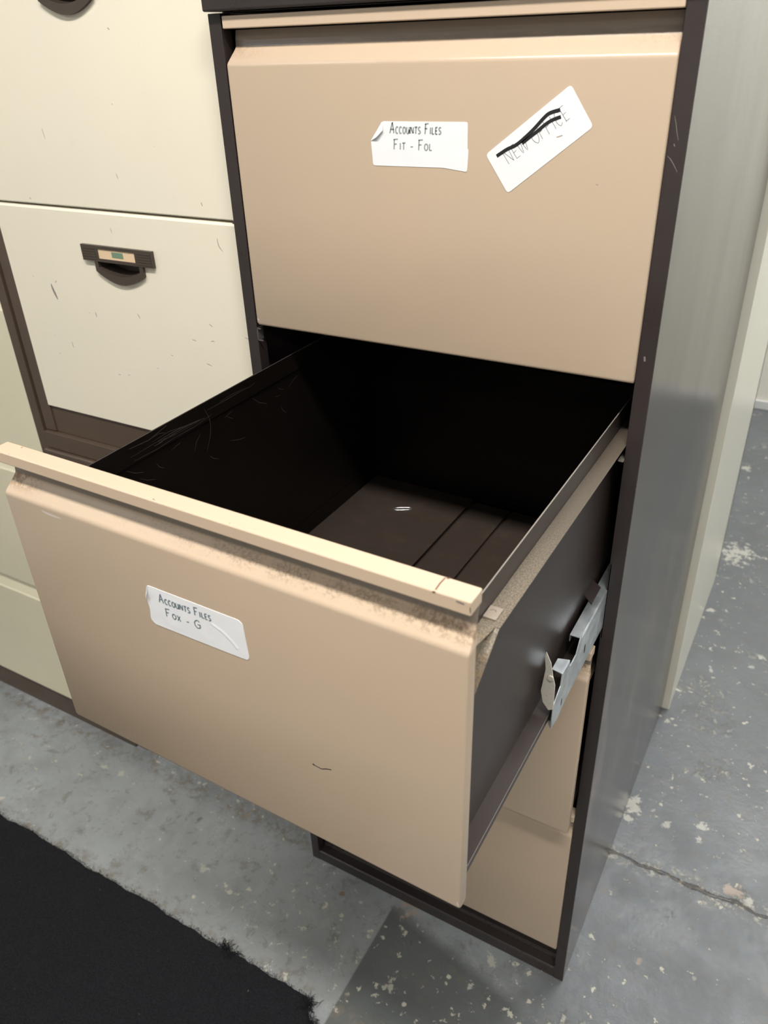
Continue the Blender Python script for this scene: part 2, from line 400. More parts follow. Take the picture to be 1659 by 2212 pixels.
def merge_marks(bm, mats, o):
    """add surface marks (strokes) to the mesh they are on"""
    if not isinstance(mats, (list, tuple)): mats = [mats]
    base = len(o.data.materials)
    for mt in mats: o.data.materials.append(mt)
    tmp = bpy.data.meshes.new('marks'); bm.to_mesh(tmp); bm.free()
    for p in tmp.polygons: p.material_index += base
    b2 = bmesh.new(); b2.from_mesh(o.data); b2.from_mesh(tmp); b2.to_mesh(o.data); b2.free()
    bpy.data.meshes.remove(tmp)
def kid(o, name):
    return [c for c in o.children if c.name.split('.')[0] == name][0]
def handle_bar(parent, marks):
    bm = bmesh.new()
    prism(bm, [(-0.0020, 0.2956), (-0.0020, 0.3066), (0.0145, 0.3066), (0.0145, 0.2956)], 0, 0.0184, 0.4544)
    o = obj('handle_rail', bm, [m_bar, plain('brown_stain', (0.16, 0.09, 0.06), 0.6), m_worn, m_hole], parent, bevel=0.0011, seg=3)
    if marks:
        bm = bmesh.new(); bm.from_mesh(o.data)
        t = lambda p: (p[0], p[1], 0.30672); f = lambda p: (p[0], -0.00212, p[1])
        ribbon(bm, [(0.4300, 0.0130), (0.4297, 0.006), (0.4302, -0.0008)], 0.0011, t, 1)
        ribbon(bm, [(0.4296, 0.3064), (0.4300, 0.3050)], 0.0022, f, 1)
        ribbon(bm, [(0.4315, 0.0138), (0.4325, 0.0128)], 0.0022, t, 1)
        ribbon(bm, [(0.4500, 0.3038), (0.4470, 0.3042), (0.4445, 0.3042)], 0.0016, f, 2, True)
        ribbon(bm, [(0.4545-.0005, 0.2990), (0.4538, 0.3030)], 0.0005, f, 3)
        ribbon(bm, [(0.1990, 0.0002), (0.2002, -0.0004)], 0.0008, t, 3)
        ribbon(bm, [(0.2012, -0.0008), (0.2018, -0.0009)], 0.0006, t, 3)
        ribbon(bm, [(0.2700, 0.0005), (0.2712, 0.0003)], 0.0005, t, 1)
        ribbon(bm, [(0.0395, 0.0128), (0.0400, 0.0110)], 0.0008, t, 1)
        ribbon(bm, [(0.0400, -0.0008), (0.0406, -0.0012)], 0.0008, t, 1)
        ribbon(bm, [(0.4470, 0.0060), (0.4474, 0.0060)], 0.0006, t, 1)
        bm.to_mesh(o.data); bm.free()
    return o

# ------------------------------------------------------------------ handwriting
G = {  # strokes in a 0..1 box (x scaled by width)
 'A': (0.8, [[(0,0),(.45,1),(.55,.95),(.9,0)], [(.15,.4),(.8,.42)]]),
 'C': (0.7, [[(.85,.85),(.5,1),(.12,.75),(.08,.3),(.4,0),(.85,.1)]]),
 'O': (0.75, [[(.5,1),(.12,.75),(.08,.3),(.45,0),(.88,.25),(.92,.7),(.5,1)]]),
 'U': (0.75, [[(.05,1),(.08,.3),(.4,0),(.8,.2),(.88,1)], [(.88,.6),(.92,0)]]),
 'N': (0.85, [[(.05,0),(.1,1)], [(.1,1),(.85,.05)], [(.85,.05),(.9,1)]]),
 'T': (0.7, [[(.5,1),(.48,0)], [(.0,.98),(1.0,1.02)]]),
 'S': (0.6, [[(.9,.9),(.5,1),(.12,.8),(.3,.55),(.8,.4),(.85,.15),(.45,0),(.05,.08)]]),
 'F': (0.65, [[(.15,1.02),(.12,0)], [(.0,1),(.95,1.05)], [(.14,.52),(.7,.56)]]),
 'I': (0.3, [[(.5,1),(.5,0)]]),
 'L': (0.6, [[(.15,1),(.15,.03)], [(.15,.03),(.95,.02)]]),
 'E': (0.65, [[(.15,1),(.15,0)], [(.1,1),(.85,1.02)], [(.15,.5),(.75,.52)], [(.15,0),(.9,.02)]]),
 'X': (0.7, [[(.0,1),(.9,0)], [(.85,.95),(.05,.0)]]),
 'G': (0.85, [[(.85,.85),(.5,1),(.1,.7),(.08,.3),(.4,0),(.85,.15),(.85,.45)], [(.5,.45),(1.0,.47)]]),
 'W': (1.0, [[(.0,1),(.25,.05),(.5,.8),(.75,.05),(1.0,1)]]),
 '-': (0.6, [[(.1,.42),(.9,.50)]]),
}
def write(bm, text, org, size, ang, w, to3, mi, big=None, gap=0.22, jit=0.03, slant=0.0, xs=1.0, rnd=None):
    """text written from org; letters in `big` positions taller"""
    rnd = rnd or random.Random(3)
    px = 0.0; ca, sa = math.cos(ang), math.sin(ang)
    for k, ch in enumerate(text):
        s = size*(1.0 if (big is None or k in big) else 0.68)
        if ch == ' ': px += size*0.55*xs; continue
        wd_, strokes = G[ch]
        for st in strokes:
            pts = []
            for a, (u, v) in enumerate(st):
                uu = px + u*wd_*s*xs + v*s*slant + rnd.uniform(-jit, jit)*s*.5; vv = v*s + rnd.uniform(-jit, jit)*s*.5
                pts.append((org[0]+uu*ca-vv*sa, org[1]+uu*sa+vv*ca))
            # refine curve
            fine = []
            n = len(pts)
            for i in range(n-1):
                p0 = pts[max(i-1,0)]; p1 = pts[i]; p2 = pts[i+1]; p3 = pts[min(i+2,n-1)]
                for j in range(4 if n > 2 else 2):
                    t = j/(4 if n > 2 else 2)
                    if n > 3:
                        q = [0.5*((2*p1[c])+(-p0[c]+p2[c])*t+(2*p0[c]-5*p1[c]+4*p2[c]-p3[c])*t*t+(-p0[c]+3*p1[c]-3*p2[c]+p3[c])*t**3) for c in (0,1)]
                    else: q = [p1[c]+(p2[c]-p1[c])*t for c in (0,1)]
                    fine.append(tuple(q))
            fine.append(pts[-1])
            ribbon(bm, fine, w, to3, mi)
        px += (wd_+gap)*s*xs
def rounded(poly, r, n=4):
    out = []
    N = len(poly)
    for i in range(N):
        p = Vector(poly[i]); a = Vector(poly[i-1]); c = Vector(poly[(i+1) % N])
        va, vc = (a-p), (c-p); k = min(r, va.length*.45, vc.length*.45)
        s, e = p+va.normalized()*k, p+vc.normalized()*k
        for j in range(n+1):
            t = j/n; out.append(tuple((1-t)**2*s+2*t*(1-t)*p+t*t*e))
    return out
YF0 = -0.0025
def sticker(parent, poly, r, thick=0.00035):
    bm = bmesh.new(); prism(bm, rounded(poly, r), 1, YF0-thick, YF0-0.00002); return bm

# ------------------------------------------------------------------ drawer box (bin) of the brown cabinet; z from the front's lower edge
def drawer_box(parent, zoff=-0.9936, full=True):
    Z = lambda z: z+zoff
    bm = bmesh.new()
    t = 0.0011
    # left wall: upper strip stands slightly inwards, outward ledge like the right side
    box(bm, 0.0400, 0.0400+t, 0.016, 0.574, Z(1.2330), Z(1.2560))
    box(bm, 0.0235, 0.0400, 0.040, 0.574, Z(1.2330), Z(1.2330)+t)
    box(bm, 0.0380, 0.0380+t, 0.016, 0.574, Z(1.0220), Z(1.2330))
    box(bm, 0.0240, 0.0391, 0.016, 0.574, Z(1.0210), Z(1.0220))
    box(bm, 0.0380, 0.0380+t, 0.016, 0.574, Z(0.9960), Z(1.0220))
    # back
    box(bm, 0.0380, 0.4362, 0.574, 0.5752, Z(0.9950), Z(1.2100))
    # inner front panel behind the painted front
    box(bm, 0.0391, 0.4340, 0.0079, 0.0166, Z(0.9950), Z(1.2560)); box(bm, 0.0391, 0.4340, 0.0146, 0.0158, Z(1.2560), Z(1.2890))
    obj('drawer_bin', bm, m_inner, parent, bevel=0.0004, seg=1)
    # floor plates
    bm = bmesh.new()
    box(bm, 0.0391, 0.2010, 0.0170, 0.5720, Z(0.9945), Z(0.9972))
    box(bm, 0.2070, 0.2590, 0.0170, 0.5700, Z(0.9940), Z(0.9955))
    box(bm, 0.2640, 0.4350, 0.0170, 0.5700, Z(0.9940), Z(0.9955))
    box(bm, 0.0380, 0.4350, 0.0170, 0.5740, Z(0.9890), Z(0.9900))
    obj('bin_floor', bm, m_dfloor, parent, bevel=0.0006)
    # right wall with its channel: dusty top ledge, smooth wall, bottom runner flange
    bm = bmesh.new()
    box(bm, 0.4335, 0.4335+t, 0.016, 0.574, Z(1.2340), Z(1.2562))
    box(bm, 0.4350, 0.4361, 0.016, 0.574, Z(0.9940), Z(1.2345))
    box(bm, 0.4350, 0.4500, 0.016, 0.574, Z(1.0205), Z(1.0217))
    box(bm, 0.4492, 0.4500, 0.016, 0.574, Z(1.0120), Z(1.0205))
    obj('side_wall', bm, m_wallside, parent, bevel=0.0004, seg=1)
    bm = bmesh.new()
    y0 = 0.0580 if full else 0.0165
    prism(bm, [(0.4346, 0.0200), (0.4415, 0.0200), (0.4470, y0), (0.4502, y0), (0.4502, 0.574), (0.4346, 0.574)], 2, Z(1.2338), Z(1.2350))
    # downward gusset near the front, exposed by the cut
    prism(bm, [(y0, Z(1.2338)), (0.0185, Z(1.2060)), (0.0185, Z(1.2320)), (0.024, Z(1.2338))], 0, 0.4420, 0.4428)
    prism(bm, [(y0, Z(1.2338)), (0.0185, Z(1.2045)), (0.0185, Z(1.2060)), (y0, Z(1.2345))], 0, 0.4420, 0.4500)
    obj('side_ledge', bm, m_dust, parent, bevel=0.0003, seg=1)
    if full:
        bm = bmesh.new()
        box(bm, 0.4350, 0.4450, 0.0630, 0.0770, Z(1.2352), Z(1.2366))
        box(bm, 0.4442, 0.4450, 0.0630, 0.0770, Z(1.2325), Z(1.2352))
        ring = []
        for k in range(9):
            a = math.pi*(0.05+0.9*k/8); ring.append((0.4395+0.0022*math.cos(a), 0.0705+0.0022*math.sin(a)))
        ribbon(bm, ring, 0.0004, lambda p: (p[0], p[1], Z(1.23668)), 1)
        obj('retaining_tab', bm, [m_tab, m_hole], parent, bevel=0.0003, seg=1)
        bm = bmesh.new(); box(bm, 0.4370, 0.4425, 0.0215, 0.0300, Z(1.2352), Z(1.2364))
        obj('retaining_tab', bm, m_tab, parent, bevel=0.0003, seg=1)

# ------------------------------------------------------------------ brown and beige filing cabinet
W, D = 0.470, 0.6527
ZB, PITCH = 0.9936, 0.3058
cab = empty('filing_cabinet', (0, 0, 0))
tag(cab, 'dark brown filing cabinet with beige drawers, its second drawer pulled wide open', 'filing cabinet')
bm = bmesh.new()
PW = 0.0152
for x0, x1 in ((0.0, PW), (W-PW, W)):
    box(bm, x0, x1, 0.0, 0.016, 0.0, 1.3025)
box(bm, 0.0, 0.0012, 0.012, D-0.0012, 0.0, 1.3025)
box(bm, 0.0, W, D-0.0012, D, 0.0, 1.3025)
box(bm, PW, W-PW, 0.020, 0.0212, 1.3025, 1.3045)
obj('body', bm, m_dark, cab, bevel=0.0016, seg=3)
bm = bmesh.new()
box(bm, W-0.0012, W+0.0001, 0.0015, D, 0.0, 1.3025)
o = obj('side_panel', bm, [m_side, m_scr], cab, bevel=0.0004, seg=1)
bm = bmesh.new()
box(bm, 0.0005, W+0.0005, -0.0085, D+0.001, 1.3038, 1.3300)
obj('top_cap', bm, m_dark, cab, bevel=0.002, seg=3)
bm = bmesh.new()
prism(bm, [(0.0005, 0.0), (0.0005, 0.0215), (0.003, 0.0232), (0.018, 0.0232), (0.0205, 0.028), (0.0215, 0.060), (0.030, 0.062), (0.030, 0.0)], 0, PW-0.001, W-PW+0.001)
box(bm, 0.0012, W-0.0012, 0.03, D-0.0012, 0.004, 0.010)
obj('base_rail', bm, m_dark, cab, bevel=0.0008, seg=2)
bm = bmesh.new()                                    # scratches on the right post
to = lambda p: (p[0], -0.00006, p[1])
ribbon(bm, [(0.4575, 1.2175), (0.4590, 1.2130), (0.4608, 1.2065), (0.4628, 1.2000)], 0.0005, to, 0, True)
ribbon(bm, [(0.4562, 1.1885), (0.4590, 1.1862), (0.4625, 1.1815), (0.4655, 1.1768)], 0.0006, to, 0, True)
ribbon(bm, [(0.4600, 1.1975), (0.4606, 1.1955)], 0.0008, to, 0)
ribbon(bm, [(0.4605, 1.0210), (0.4612, 1.0165)], 0.0018, to, 0)
merge_marks(bm, m_scr, kid(cab, 'body'))
bm = bmesh.new()                                    # bracket on left post, pin on right post
for bxs in ((0.0150, 0.0162, 0.000, 0.010, 0.9740, 0.9895), (0.0150, 0.0225, 0.000, 0.0012, 0.9740, 0.9752), (0.0150, 0.0205, 0.0, .0012, 0.9880, 0.9892)):
    box(bm, *bxs)
obj('catch_bracket', bm, plain('grey_steel_catch', (0.10, 0.09, 0.09), 0.4), cab)
bm = bmesh.new(); box(bm, 0.4500, 0.4552, -0.004, 0.012, 0.9135, 0.9150)
obj('catch_pin', bm, m_worn, cab)

def inner_channels(z):
    bm = bmesh.new()
    box(bm, 0.4567, 0.4578, -0.0, 0.60, z+0.703-0.6878, z+0.756-0.6878)
    return bm
# drawers ------------------------------------------------
def base_drawer(name, loc, mt, marks=False, label=None):
    fr = obj(name, front_mesh(), mt, cab); smooth_by_angle(fr, 50); fr.location = loc
    if label: fr['label'] = label
    handle_bar(fr, marks)
    return fr
# top drawer (closed)
d1 = base_drawer('drawer', (0, 0, ZB), m_top, False, 'beige drawer front, closed, with two white stickers')
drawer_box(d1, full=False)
Fz = lambda p: (p[0], YF0-0.00040, p[1]-ZB)         # paper face -> local
Fz2 = lambda p: (p[0], YF0-0.00048, p[1]-ZB)
def loc(poly): return [(a, c-ZB) for a, c in poly]
bm = sticker(d1, loc([(0.1950, 1.2105), (0.1845, 1.1955), (0.1822, 1.1935), (0.1838, 1.1722), (0.2585, 1.1727), (0.2822, 1.1700), (0.2832, 1.1885), (0.2822, 1.1895), (0.2820, 1.2110)]), 0.0022)
# folded corner
v = [bm.verts.new((a, y, c-ZB)) for a, y, c in ((0.1950, -0.0031, 1.2103), (0.1822, -0.0031, 1.1937), (0.1962, -0.0046, 1.2030), (0.1900, -0.0056, 1.1972))]
bm.faces.new((v[0], v[1], v[3], v[2]))
v = [bm.verts.new((a, y, c-ZB)) for a, y, c in ((0.2560, -0.00300, 1.1745), (0.2815, -0.00300, 1.1705), (0.2820, -0.00300, 1.1725), (0.2640, -0.00300, 1.1738))]
wr = random.Random(5)
write(bm, 'ACCOUNTS FILES', (0.2030, 1.2005), 0.0082, 0.0, 0.00135, Fz, 1, big=(0, 9), gap=0.20, xs=0.745, slant=0.05, rnd=wr)
write(bm, 'FIT - FOL', (0.2065, 1.1868), 0.0084, 0.0, 0.0012, Fz, 1, big=(0, 6), gap=0.22, xs=0.88, slant=0.05, rnd=wr)
obj('paper_label', bm, [m_paper, m_grey_ink], d1)['label'] = 'white paper sticker reading Accounts Files Fit - Fol'
bm = sticker(d1, loc([(0.3728, 1.2398), (0.3945, 1.2090), (0.3223, 1.1538), (0.3000, 1.1852)]), 0.0034)
an = math.atan2(1.226-1.184, 0.376-0.317)
write(bm, 'NEW OFFICE', (0.3222, 1.1775), 0.0118, an, 0.00042, Fz, 1, gap=0.14, jit=0.06, xs=0.70, rnd=random.Random(2))
def crv(pts, n=6):
    out = []
    for i in range(len(pts)-1):
        p0 = pts[max(i-1,0)]; p1 = pts[i]; p2 = pts[i+1]; p3 = pts[min(i+2,len(pts)-1)]
        for j in range(n):
            t = j/n
            out.append(tuple(0.5*((2*p1[c])+(-p0[c]+p2[c])*t+(2*p0[c]-5*p1[c]+4*p2[c]-p3[c])*t*t+(-p0[c]+3*p1[c]-3*p2[c]+p3[c])*t**3) for c in (0,1)))
    return out+[pts[-1]]
ribbon(bm, crv([(0.3105, 1.1842), (0.3200, 1.1900), (0.3290, 1.1942), (0.3420, 1.2050), (0.3520, 1.2152), (0.3570, 1.2188), (0.3655, 1.2212)]), 0.0030, Fz2, 2)
ribbon(bm, crv([(0.3335, 1.1950), (0.3390, 1.1992), (0.3460, 1.2042), (0.3540, 1.2105), (0.3600, 1.2138), (0.3665, 1.2160)]), 0.0029, Fz2, 2)
ribbon(bm, [(0.3640, 1.2005), (0.3690, 1.2020)], 0.0012, Fz, 3, True)
obj('paper_label', bm, [m_paper, m_pen, m_black, m_mark], d1)['label'] = 'tilted white sticker with crossed-out writing'
bm = bmesh.new()
Fy = lambda p: (p[0], YF0-0.00005, p[1]-ZB)
ribbon(bm, [(0.4010, 1.1650), (0.4035, 1.1645)], 0.0012, Fy, 0, True)
ribbon(bm, [(0.2640, 0.9985), (0.2644, 0.9985)], 0.0004, Fy, 1)
ribbon(bm, [(0.0200, 1.0020), (0.0222, 1.0000)], 0.0016, Fy, 1, True)
merge_marks(bm, [m_mark, m_chip], d1)

# open drawer
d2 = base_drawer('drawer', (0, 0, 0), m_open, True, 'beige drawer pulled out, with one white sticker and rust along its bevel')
RN = Matrix(((0.9999079, 0.0103152, 0.0088191), (-0.0102520, 0.9999216, -0.0071875), (-0.0088926, 0.0070964, 0.9999353)))
piv = Vector((0.237, 0, 1.14362)); off = Vector((0, 0.36443, 0.30579))
T = RN @ (Vector((0, 0, ZB))-piv) + piv - off
mw = RN.to_4x4(); mw.translation = T
d2.matrix_world = mw
drawer_box(d2)
bm = sticker(d2, loc([(0.1737, 1.2150), (0.1697, 1.2022), (0.1712, 1.1905), (0.1695, 1.1790), (0.1734, 1.1750), (0.2492, 1.1762), (0.2700, 1.1768), (0.2722, 1.1800), (0.2712, 1.2000), (0.2705, 1.2127), (0.2673, 1.2152)]), 0.0020)
v = [bm.verts.new((a, y, c-ZB)) for a, y, c in ((0.1737, -0.0031, 1.2148), (0.1697, -0.0031, 1.2022), (0.1716, -0.0052, 1.2020), (0.1742, -0.0048, 1.2085))]
bm.faces.new(v)
# creases
for pts in ([(0.2380, 1.2005), (0.2480, 1.1965), (0.2560, 1.1905), (0.2615, 1.1845)],):
    a = [bm.verts.new((p[0]-0.0012, YF0-0.00036, p[1]-ZB-0.0012)) for p in pts]
    c_ = [bm.verts.new((p[0], YF0-0.00062, p[1]-ZB)) for p in pts]
    e_ = [bm.verts.new((p[0]+0.0020, YF0-0.00036, p[1]-ZB+0.0020)) for p in pts]
    for i in range(len(pts)-1):
        bm.faces.new((a[i], a[i+1], c_[i+1], c_[i])); bm.faces.new((c_[i], c_[i+1], e_[i+1], e_[i]))
wr = random.Random(9)
write(bm, 'ACCOUNTS FILES', (0.1845, 1.2020), 0.0078, 0.02, 0.0013, Fz, 1, big=(0, 9), gap=0.20, xs=0.80, slant=0.05, rnd=wr)
write(bm, 'FOX - G', (0.1890, 1.1890), 0.0080, 0.03, 0.0012, Fz, 1, big=(0, 6), gap=0.25, xs=0.98, slant=0.05, rnd=wr)
obj('paper_label', bm, [m_paper, m_blue_ink], d2)['label'] = 'creased white sticker reading Accounts Files Fox - G'
bm = bmesh.new()
ribbon(bm, crv([(0.3222, 1.0890), (0.3262, 1.0885), (0.3310, 1.0882), (0.3352, 1.0905), (0.3406, 1.0925)]), 0.0009, Fy, 0)
ribbon(bm, [(0.3228, 1.0897), (0.3240, 1.0882)], 0.0015, Fy, 0)
ribbon(bm, [(0.0640, 1.2535), (0.0700, 1.2525), (0.0780, 1.2522), (0.0860, 1.2523)], 0.0024, Fy, 1, True)
ribbon(bm, [(0.4515, 1.0030), (0.4528, 0.9985)], 0.0016, Fy, 1, True)
merge_marks(bm, [m_black, m_chip], d2)
# scratches on the left inner wall
bm = bmesh.new(); Lw = lambda p: (0.04118, p[0], p[1]-ZB); Lw2 = lambda p: (0.03918, p[0], p[1]-ZB)
rr = random.Random(11)
for k in range(16):
    y0 = rr.uniform(0.09, 0.40); z0 = rr.uniform(1.235, 1.254); ln = rr.uniform(0.01, 0.07)
    ribbon(bm, [(y0, z0), (y0+ln*.5, z0+rr.uniform(-.002, .002)), (y0+ln, z0+rr.uniform(-.003, .003))], rr.uniform(0.0003, 0.0007), Lw, 0, True)
for k in range(14):
    y0 = rr.uniform(0.10, 0.38); z0 = rr.uniform(1.19, 1.231); a = rr.uniform(-1.2, 1.2); ln = rr.uniform(0.008, 0.03)
    ribbon(bm, [(y0, z0), (y0+ln*.5*math.cos(a), z0+ln*.5*math.sin(a)), (y0+ln*math.cos(a*.8), z0+ln*math.sin(a*.8))], 0.0005, Lw2, 0, True)
ribbon(bm, crv([(0.225, 1.250), (0.231, 1.235), (0.229, 1.218), (0.219, 1.200)]), 0.0006, lambda p: (0.04120, p[0], p[1]-ZB), 0, True)
ribbon(bm, [(0.017, 1.2562), (0.30, 1.2562), (0.56, 1.2562)], 0.0006, lambda p: (0.04118, p[0], p[1]-ZB-0.0003), 1)
merge_marks(bm, [m_scr2, m_scr], kid(d2, 'drawer_bin'))
# bright worn top edge of the right wall
bm = bmesh.new(); box(bm, 0.4335, 0.4346, 0.0166, 0.574, 1.2562-ZB, 1.2566-ZB); box(bm, 0.4500, 0.4503, 0.018, 0.574, 1.0200-ZB, 1.0215-ZB)
merge_marks(bm, m_worn, kid(d2, 'side_wall'))

# third and fourth drawers
d3 = base_drawer('drawer', (0, -0.0275, ZB-2*PITCH-0.001), m_low, False, 'third beige drawer, standing slightly open')
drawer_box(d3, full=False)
d4 = base_drawer('drawer', (0, 0, ZB-3*PITCH), m_low, False, 'bottom beige drawer front, closed')
drawer_box(d4, full=False)
# galvanised runner of the open drawer on the right side
bm = bmesh.new()
prism(bm, [(-0.1690, 0.7030), (-0.1640, 0.7030), (-0.1500, 0.7000), (-0.1250, 0.7055), (0.25, 0.7030), (0.25, 0.7560), (-0.0900, 0.7560), (-0.0900, 0.7640), (-0.0965, 0.7560),
           (-0.1040, 0.7460), (-0.1240, 0.7460), (-0.1260, 0.7560), (-0.1480, 0.7560), (-0.1500, 0.7420), (-0.1690, 0.7330)], 0, 0.4553, 0.4563)
prism(bm, [(0.4553, -0.0900), (0.4553, 0.25), (0.4440, 0.25), (0.4440, -0.0900)], 2, 0.7552, 0.7562)
prism(bm, [(0.4553, -0.1480), (0.4553, -0.1260), (0.4450, -0.1290), (0.4450, -0.1460)], 2, 0.7552, 0.7562)
prism(bm, [(0.4553, -0.1690), (0.4553, 0.25), (0.4450, 0.25), (0.4450, -0.1550)], 2, 0.7030, 0.7040)
box(bm, 0.4440, 0.4448, -0.0900, 0.25, 0.7480, 0.7552)
rn = obj('drawer_runner', bm, [m_galv], cab, bevel=0.0005, seg=2)
rn['label'] = 'galvanised steel drawer runner sticking out on the right'
bm = bmesh.new()
for yy, zz, rx, rz in ((-0.0720, 0.7290, 0.0022, 0.0060), (-0.1420, 0.7150, 0.0014, 0.0050)):
    prism(bm, [(yy+rx*math.cos(a*math.pi/8), zz+rz*math.sin(a*math.pi/8)) for a in range(16)], 0, 0.45622, 0.45640)
merge_marks(bm, m_hole, rn)
bm = bmesh.new()
prism(bm, [(0.4440, 0.7915), (0.4452, 0.7960), (0.4505, 0.7850), (0.4535, 0.7700), (0.4562, 0.7600), (0.4566, 0.7300), (0.4520, 0.7270), (0.4460, 0.7350), (0.4432, 0.7480), (0.4450, 0.7670), (0.4458, 0.7760)], 1, -0.1705, -0.1693)
cyl(bm, (0.4515, -0.1720, 0.7680), 0.0030, 1, 0.0016, 18)
lt = obj('latch_tongue', bm, m_latch, rn, bevel=0.0003, seg=1)
lt['label'] = 'pale rusty latch tongue at the runner end'
bm = bmesh.new()                                    # fixed runner carrier on the cabinet wall, behind
prism(bm, [(0.4435, -0.050), (0.4553, -0.062), (0.4553, -0.030), (0.4435, -0.020)], 2, 0.7785, 0.7795)
box(bm, 0.4560, 0.4570, -0.0, 0.60, 0.690, 0.79)
obj('runner_carrier', bm, m_dark, cab)

# clip on the drawer floor: wire bent to a long oval
def tube(bm, pts, r, n=8, closed=True):
    rings = []
    N = len(pts)
    for i, p in enumerate(pts):
        a = Vector(pts[(i-1) % N] if closed or i else pts[i]); c = Vector(pts[(i+1) % N] if closed or i < N-1 else pts[i])
        t = (c-a).normalized(); u = t.cross(Vector((0, 0, 1)));
        if u.length < 1e-4: u = t.cross(Vector((1, 0, 0)))
        u.normalize(); w = t.cross(u)
        rings.append([bm.verts.new(Vector(p)+u*r*math.cos(k*2*math.pi/n)+w*r*math.sin(k*2*math.pi/n)) for k in range(n)])
    for i in range(N if closed else N-1):
        A, B = rings[i], rings[(i+1) % N]
        for k in range(n): bm.faces.new((A[k], A[(k+1) % n], B[(k+1) % n], B[k]))
bm = bmesh.new()
pts = []
for k in range(28):
    a = k*2*math.pi/28; px, py = 0.0128*math.copysign(abs(math.cos(a))**0.6, math.cos(a)), 0.0034*math.copysign(abs(math.sin(a))**0.8, math.sin(a))
    pts.append((px, py, 0.0))
tube(bm, pts, 0.0008)
clip = obj('wire_clip', bm, plain('bright_steel_wire', (0.7, 0.7, 0.72), 0.25, 0.9), None, smooth=True)
lp = RN @ Vector((0.1235, 0.5020, 0.9972-ZB+0.0008)) + T
clip.location = lp; clip.rotation_euler = (0, 0, math.radians(29))
tag(clip, 'small bright wire clip lying on the floor of the open drawer', 'clip')

# ------------------------------------------------------------------ recessed plastic handle of the cream cabinets
def cup_handle(parent, cx, y, zt):
    """label plate with ribbed ends above a half-moon cup; y = face plane"""
    hb = empty('handle', (0, 0, 0)) if False else None
    bm = bmesh.new()
    w2, h = 0.0630, 0.0205
    yf = y-0.0045
    # plate as a frame round the insert
    ix0, ix1, iz0, iz1 = cx-0.0330, cx+0.0330, zt-0.0165, zt-0.0040
    box(bm, cx-w2, ix0, yf, y, zt-h, zt); box(bm, ix1, cx+w2, yf, y, zt-h, zt)
    box(bm, ix0, ix1, yf, y, iz1, zt); box(bm, ix0, ix1, yf, y, zt-h, iz0)
    for k in range(5):                              # ribs
        zz = zt-0.0035-k*0.0033
        box(bm, cx-w2+0.002, ix0-0.004, yf-0.0006, yf, zz-0.0013, zz)
        box(bm, ix1+0.004, cx+w2-0.002, yf-0.0006, yf, zz-0.0013, zz)
    # cup rim: half-moon ring
    def moon(s, z0, k):
        pts = [(-0.043*s, z0), (-0.043*s, -0.0130*k)]
        for i in range(1, 12):
            t = i/12; a = -0.043*s+0.086*s*t
            pts.append((a, -0.0130*k-0.0150*k*math.sin(math.pi*t)**0.9))
        pts += [(0.043*s, -0.0130*k), (0.043*s, z0)]
        return [(cx+a, zt-h+c) for a, c in pts]
    outer = moon(1.0, 0.0, 1.0); inner = moon(0.86, 0.0, 0.62); deep = moon(0.80, 0.0, 0.50)
    A = [bm.verts.new((p[0], yf+0.0005, p[1])) for p in outer]
    A0 = [bm.verts.new((p[0], y, p[1])) for p in outer]
    B = [bm.verts.new((p[0], yf+0.0005, p[1])) for p in inner]
    Cc = [bm.verts.new((p[0], y+0.018, p[1])) for p in deep]
    for i in range(len(A)-1):
        bm.faces.new((A[i], A[i+1], B[i+1], B[i])); bm.faces.new((A0[i], A0[i+1], A[i+1], A[i]))
        f = bm.faces.new((B[i], B[i+1], Cc[i+1], Cc[i])); f.material_index = 1
    f = bm.faces.new(Cc); f.material_index = 1
    h_ = obj('cup_handle', bm, [m_plastic, m_plastic_in], parent)
    bm = bmesh.new(); box(bm, ix0, ix1, yf+0.0012, y, iz0, iz1)
    box(bm, cx-0.0085, cx+0.0115, yf+0.0009, yf+0.0012, iz0+0.0030, iz1-0.0025, 1)
    obj('name_card', bm, [m_card, m_green], h_)['label'] = 'peach paper insert with a green print'
    return h_, outer
